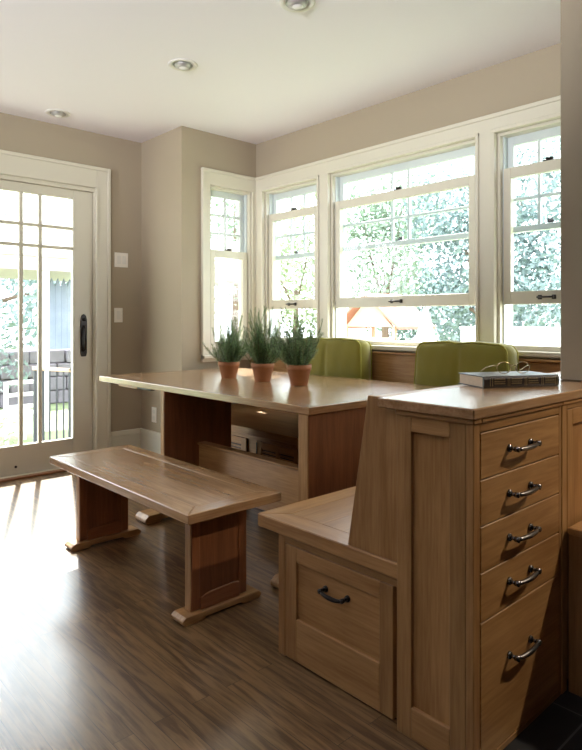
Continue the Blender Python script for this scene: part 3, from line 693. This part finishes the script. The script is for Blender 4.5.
# ------------------------------------------------------------------ book and spectacles
a = Vector((-1.006, 1.745, .9055)); ux = Vector((.132, .252, 0)).normalized(); uy = Vector((-ux.y, ux.x, 0)); LB, WB, TB = .278, .150, .037
bk = thing('book', a, 'thick black leather-bound book with gold spine lettering on the countertop', 'book')
bk.rotation_euler = (0, 0, math.atan2(ux.y, ux.x))
def loc_build(m, name, mm, parent):
    me = bpy.data.meshes.new(name); m.bm.to_mesh(me); m.bm.free()
    for x_ in m.mats or [mm]: me.materials.append(x_)
    o = bpy.data.objects.new(name, me); C.objects.link(o); o.parent = parent; return o
m = MB(); m.box(0, LB, 0, WB, 0, .003, .001); m.box(0, LB, 0, WB, TB - .003, TB, .001)
m.prism([(.0, 0), (-.004, TB * .25), (-.005, TB * .5), (-.004, TB * .75), (0, TB), (.004, TB), (.004, 0)], 0, 0, LB, .0008)
loc_build(m, 'cover', M['leather'], bk)
m = MB(); m.box(.004, LB - .004, .005, WB - .004, .0032, TB - .0032, 0); loc_build(m, 'pages', M['paper'], bk)
m = MB(); rnd = random.Random(4)
for xx in (.022, .030, .086, .092, .148, .154, .210, .216, .262, .268): m.box(xx, xx + .0014, -.0062, -.0045, .006, TB - .006, 0)
for s0 in (.038, .100, .162, .224):
    if s0 in (.038, .100, .162, .224):
        for r_ in range(3):
            xx = s0
            while xx < s0 + .036:
                ww = rnd.uniform(.002, .005); m.box(xx, xx + ww, -.0062, -.0042, .012 + r_ * .007, .0155 + r_ * .007, 0); xx += ww + .0018
loc_build(m, 'gilt_lettering', M['gold'], bk)
gz = TB + .0005
gs = thing('spectacles', a, 'thin gold wire spectacles lying on the black book', 'spectacles')
gs.location = a + ux * .085 + uy * .055 + Vector((0, 0, gz)); gs.rotation_euler = (0, 0, math.atan2(ux.y, ux.x) - .10)
def ring(cx, rx, rz, r):
    pts = [(cx + rx * math.cos(k * PI / 12), 0, .021 + rz * math.sin(k * PI / 12)) for k in range(25)]
    return pts
m = MB()
for cx in (.026, .092): m.tube(ring(cx, .025, .0185, 1), .0013, 6)
m.tube([(.050, 0, .026), (.059, -.001, .031), (.068, 0, .026)], .0012, 6)
loc_build(m, 'frame', M['wire'], gs)
for cx in (.026, .092):
    m = MB(); m.prism([(cx + .0238 * math.cos(k * PI / 12), .021 + .0173 * math.sin(k * PI / 12)) for k in range(24)], 1, -.0006, .0006, 0); loc_build(m, 'lens', M['lens'], gs)
for x0, x1 in ((0, .006), (.118, .150)):
    m = MB(); m.tube([(x0, 0, .027), (x0 + (x1 - x0) * .3, .03, .026), (x1, .09, .015), (x1 + .004, .112, .006), (x1 + .004, .128, .0015)], .0013, 6); loc_build(m, 'temple', M['wire'], gs)

# ------------------------------------------------------------------ outside
GZ = -.55
m = MB(); m.box(-40, 25, 3.6, 45, GZ - .1, GZ, 0); m.box(-40, -4.72, -25, 3.6, GZ - .1, GZ, 0); m.box(-4.72, 25, 3.36, 3.6, GZ - .1, GZ, 0)
tag(m.build('lawn', M['grass']), 'sunlit green lawn outside the windows and the door', 'lawn', kind='stuff')
m = MB(); m.box(-5.5, -4.67, -3, 3.5, -.2, -.06, .005); tag(setloc(m.build('patio', M['deck']), (-5, 0, -.2)), 'pale stone terrace just outside the patio door', 'terrace')
# iron railing with wooden handrail
rl = thing('iron_railing', (-8, 3.3, GZ), 'black iron railing with pale wooden handrail beyond the door', 'railing')
ra, rb_ = Vector((-8, 2.86, .50)), Vector((-8, 4.3, .34))
m = MB(); m.prism([(ra.y, ra.z - .02), (rb_.y, rb_.z - .02), (rb_.y, rb_.z + .03), (ra.y, ra.z + .03)], 0, -8.04, -7.96, .006); m.build('handrail', M['rail'], rl)
for k in range(16):
    t = k / 15; y = ra.y + .03 + (rb_.y - ra.y - .06) * t; zt = ra.z - .02 + (rb_.z - ra.z) * t - .005
    r = .020 if k in (0, 1, 5) else .0085
    m = MB(); m.box(-8 - r, -8 + r, y - r, y + r, GZ + .08, zt + .01, .001); m.build('baluster', M['iron'], rl)
m = MB(); m.tube([(-7.95, 3.32, .47), (-7.95, 4.3, .06)], .016, 6); m.build('stair_rail', M['iron'], rl)
m = MB(); m.box(-8.02, -7.98, ra.y, rb_.y, GZ + .05, GZ + .09, .002); m.build('bottom_rail', M['iron'], rl)
m = MB(); m.box(-8.2, -7.75, 2.8, 4.35, GZ, GZ + .05, .004); m.build('plinth', M['deck'], rl)
# porch roof of the neighbouring pavilion
pr = thing('garden_pavilion', (-10, 4, GZ), 'white garden pavilion with boarded eaves beyond the railing', 'pavilion')
m = MB(); m.box(-11.6, -9.2, 0, 7.5, 2.07, 2.60, .01, M['siding'])
for k in range(4): m.box(-9.2, -9.17, 0, 7.5, 2.08 + k * .13, 2.19 + k * .13, .01, M['siding'])
m.build('roof', None, pr)
m = MB(); m.box(-11.5, -9.22, .05, 7.4, 1.86, 2.069, .01); m.build('beam', M['fascia'], pr)
for y in (3.50, .5, 6.8):
    m = MB(); m.box(-9.36, -9.24, y - .05, y + .05, GZ, 1.86, .006); m.build('post', M['siding'], pr)
    m = MB(); m.box(-9.40, -9.20, y - .09, y + .09, GZ, GZ + .15, .006); m.build('post_base', M['siding'], pr)
# scalloped awning
aw = MB(); pts = [(3.75, 1.86)]
for k in range(9): pts += [(3.75 + k * .09, 1.70), (3.795 + k * .09, 1.80)]
aw = MB()
for k in range(8): aw.prism([(3.66 + k * .1, .65), (3.76 + k * .1, .65), (3.76 + k * .1, 1.66), (3.71 + k * .1, 1.80), (3.66 + k * .1, 1.66)], 0, -9.86, -9.82, .004)
o = aw.build('garden_screen', mat('blue_grey_canvas', (.20, .23, .30), .8, var=.2)); setloc(o, (-9.84, 4.0, .65)); tag(o, 'blue-grey pointed slat screen hanging in the white pavilion', 'screen')
# stone wall / planting bank
o = MB(); rr = random.Random(2)
for k in range(16):
    for j in range(4):
        x = -12.6 + rr.uniform(-.05, .05); y = 1.6 + k * .36 + (j % 2) * .18; z = GZ + .0 + j * .27
        o.box(x, x + .4, y + .01, y + .35, z + .005, z + .265, .03, None, 2)
o = o.build('garden_wall', M['purple']); setloc(o, (-12.5, 4.0, GZ)); tag(o, 'low grey stone garden wall seen through the door glass', 'wall')
# garden chair (white, open back)
gc = thing('garden_chair', (-7.1, 2.5, GZ), 'white open-backed garden chair beyond the door glass', 'chair')
cx, cy = -8.6, 2.85
gc.location = (cx, cy, GZ)
for dx in (-.2, .2):
    for dy in (-.18, .18):
        m = MB(); m.box(cx + dx - .02, cx + dx + .02, cy + dy - .02, cy + dy + .02, GZ, GZ + .40, .004); m.build('leg', M['fence'], gc)
m = MB(); m.box(cx - .24, cx + .24, cy - .22, cy + .22, GZ + .40, GZ + .44, .008); m.build('seat', M['fence'], gc)
m = MB(); x = cx + .21
m.box(x - .02, x + .02, cy - .22, cy - .17, GZ + .441, GZ + .86, .004); m.box(x - .02, x + .02, cy + .17, cy + .22, GZ + .441, GZ + .86, .004)
for z in (.50, .66, .82): m.box(x - .015, x + .015, cy - .17, cy + .17, GZ + z, GZ + z + .05, .004)
m.box(x - .012, x + .012, cy - .02, cy + .02, GZ + .5, GZ + .86, .003); m.build('backrest', M['fence'], gc)

def blob_leaves(bm, c, r, n, ls, rnd, shell=.35, zmin=.10):
    for _ in range(n):
        d = Vector((rnd.gauss(0, 1), rnd.gauss(0, 1), rnd.gauss(0, 1))).normalized()
        q = 1 - shell * rnd.random() ** 1.5
        p = Vector(c) + Vector((d.x * r[0], d.y * r[1], d.z * r[2])) * q * (1 + .12 * math.sin(d.x * 7 + d.z * 9) * math.cos(d.y * 6))
        if p.z < zmin: p.z = zmin + rnd.random() * .5
        nrm = (d + Vector((rnd.uniform(-1, 1), rnd.uniform(-1, 1), rnd.uniform(-1, 1)))).normalized()
        u = nrm.orthogonal().normalized(); v = nrm.cross(u); an = rnd.random() * 6.28; u, v = u * math.cos(an) + v * math.sin(an), v * math.cos(an) - u * math.sin(an)
        s = ls * rnd.uniform(.7, 1.3)
        a = bm.verts.new(p - u * s); b = bm.verts.new(p + v * s * .5 + nrm * s * .12); e = bm.verts.new(p + u * s); f = bm.verts.new(p - v * s * .5 + nrm * s * .12)
        bm.faces.new((a, b, e)); bm.faces.new((a, e, f))
def tree(name, x, y, trunk, blobs, n, ls, mm, seed, label, cat='tree', group=None):
    rnd = random.Random(seed); o = thing(name, (x, y, GZ), label, cat, group)
    bm = bmesh.new()
    for (dx, dy, dz, rx, ry, rz) in blobs: blob_leaves(bm, (dx, dy, dz), (rx, ry, rz), int(n * rx * rz), ls, rnd, .5)
    me = bpy.data.meshes.new('foliage'); bm.to_mesh(me); bm.free(); me.materials.append(mm); f = bpy.data.objects.new('foliage', me); C.objects.link(f); f.parent = o
    if trunk:
        m = MB(); m.tube([(x, y, GZ + .005), (x + .05, y, GZ + trunk * .4), (x, y + .05, GZ + trunk)], [.17, .13, .09], 10)
        for (dx, dy, dz, *_r) in blobs[:5]: m.tube([(x, y + .02, GZ + trunk * .7), (x + dx * .5, y + dy * .5, GZ + (trunk * .7 + dz) / 2 + .2), (x + dx * .8, y + dy * .8, GZ + dz)], [.07, .045, .02], 6)
        m.build('trunk', M['bark'], o)
    return o
# trees beyond the big window
tree('broadleaf_tree', -8.2, 14.5, 2.4, [(0, 0, 3.3, 1.9, 1.0, 1.7), (1.3, 0, 2.2, 1.3, .9, 1.5), (-1.2, 0, 4.6, 1.4, 1.0, 1.3), (1.2, 0, 4.8, 1.3, 1.0, 1.2), (-1.3, 0, 2.0, 1.0, .8, 1.2)], 900, .085, M['leafB'], 1, 'blue-green leafy tree in the middle of the large window')
tree('broadleaf_tree', -3.6, 11.5, 2.2, [(0, 0, 2.4, 1.7, .9, 1.9), (.3, 0, 4.0, 1.5, .9, 1.4), (-1.1, 0, 1.2, 1.0, .8, 1.0), (1.0, 0, 1.4, 1.2, .8, 1.1), (-.4, 0, 5.2, 1.3, .9, 1.1)], 900, .07, M['leafB'], 2, 'blue-green leafy tree filling the right window and right edge of the large one')
tree('broadleaf_tree', -13.0, 16.2, 2.8, [(0, 0, 3.4, 1.7, 1.2, 2.0), (.9, 0, 5.2, 1.5, 1.1, 1.4), (-1.2, 0, 5.4, 1.4, 1.1, 1.2)], 600, .10, M['leafA'], 3, 'pale distant tree at the left of the large window')
tree('broadleaf_tree', -18.8, 17.5, 3.0, [(0, 0, 2.8, 2.4, 1.4, 2.0), (1.2, 0, 5.2, 1.8, 1.3, 1.6), (-2.0, 0, 4.6, 1.8, 1.3, 1.6)], 300, .12, M['leafC'], 4, 'pale green tree seen through the corner window')
tree('broadleaf_tree', -13.5, 10.3, 3.4, [(0, 0, 3.2, 1.5, 1.2, 1.7), (-.3, .2, 5.0, 1.3, 1.0, 1.3)], 330, .09, M['leafA'], 5, 'loose-leaved tree seen through the narrow side window')
o = MB()
hd = bmesh.new(); hr = random.Random(12)
for k in range(15): blob_leaves(hd, (-15 + k * 1.15, 19.6 + hr.uniform(-.2, .2), 1.3 + hr.uniform(-.3, .5)), (1.0, .7, 1.7), 900, .12, hr, .5, GZ + .14)
me = bpy.data.meshes.new('tall_hedge'); hd.to_mesh(me); hd.free(); me.materials.append(M['leafB']); o = bpy.data.objects.new('tall_hedge', me); C.objects.link(o)
setloc(o, (-7, 19.6, GZ)); tag(o, 'tall dense hedge closing the garden behind the trees', 'hedge')
# trees beyond the door
tree('broadleaf_tree', -17.0, 5.0, 3.0, [(0, 0, 2.6, 2.6, 2.6, 1.8), (0, -2.4, 2.2, 2.0, 2.0, 1.6), (.3, 2.2, 2.4, 1.8, 1.9, 1.6)], 300, .12, M['leafB'], 6, 'large blue-green tree behind the white pavilion')
tree('flowering_shrub', -7.2, 1.95, 0, [(0, 0, .25, .5, .5, .30)], 4000, .03, M['leafC'], 7, 'low green shrub at the bottom left of the door glass', 'shrub')
tree('garden_shrub', -11.3, 3.0, .8, [(0, 0, 1.15, .75, .75, .45), (0, .5, .75, .5, .5, .35)], 700, .06, M['leafB'], 8, 'dark green bush at the left edge of the door glass', 'shrub')
# play house
ph = thing('playhouse', (-8.4, 10.2, GZ), 'wooden children\'s playhouse with red roof in the garden', 'playhouse')
px0, px1, py = -9.15, -7.75, 10.0
for x in (px0, px1 - .08):
    for y in (py, py + .92):
        m = MB(); m.box(x, x + .08, y, y + .08, GZ, .98, .005); m.build('post', M['play'], ph)
m = MB(); m.box(px0 - .02, px1 + .02, py - .02, py + 1.02, .34, .40, .005); m.build('platform', M['play'], ph)
m = MB()
for k in range(13): m.box(px0 + .06 + k * .1, px0 + .10 + k * .1, py - .01, py + .02, .40, .72, .003)
m.box(px0, px1, py - .015, py + .03, .70, .76, .004); m.build('balustrade', M['play'], ph)
m = MB(); xm = (px0 + px1) / 2
m.prism([(px0 - .2, .93), (xm, 1.62), (px1 + .2, .93), (px1 + .2, .99), (xm, 1.70), (px0 - .2, .99)], 1, py - .15, py + 1.15, .005); m.build('roof', M['redw'], ph)
m = MB(); m.prism([(px0 + .05, .98), (xm, 1.60), (px1 - .05, .98)], 1, py, py + .05, .003); m.build('gable', M['play'], ph)
m = MB(); m.box(px0 + .15, px1 - .2, py + .3, py + .8, GZ, .33, .01); m.build('den', M['teal'], ph)
# closed parasol
pa = thing('closed_parasol', (-6.44, 9.2, GZ), 'closed pale garden parasol in front of the trees', 'parasol')
m = MB(); m.tube([(-6.44, 9.2, GZ), (-6.44, 9.2, 1.28)], .025, 8); m.build('pole', M['fence'], pa)
m = MB(); pr_ = []
m.lathe([(.0, 1.34), (.05, 1.30), (.12, 1.0), (.20, .75), (.26, .48), (.18, .46), (.02, .47)], -6.44, 9.2, 14); m.build('canopy', M['pink'], pa)
m = MB(); m.lathe([(0, GZ + .08), (.2, GZ + .07), (.24, GZ)], -6.44, 9.2, 20); m.build('base', M['deck'], pa)
# fence
fe = thing('garden_fence', (-4.4, 8.6, GZ), 'white board garden fence seen through the right window', 'fence')
m = MB()
for k in range(24): m.box(-5.35 + k * .15, -5.21 + k * .15, 8.6, 8.625, GZ, .985, .004)
m.build('boards', M['fence'], fe)
m = MB(); m.box(-5.36, -1.72, 8.58, 8.65, .985, 1.02, .004); m.build('cap_rail', M['fence'], fe)
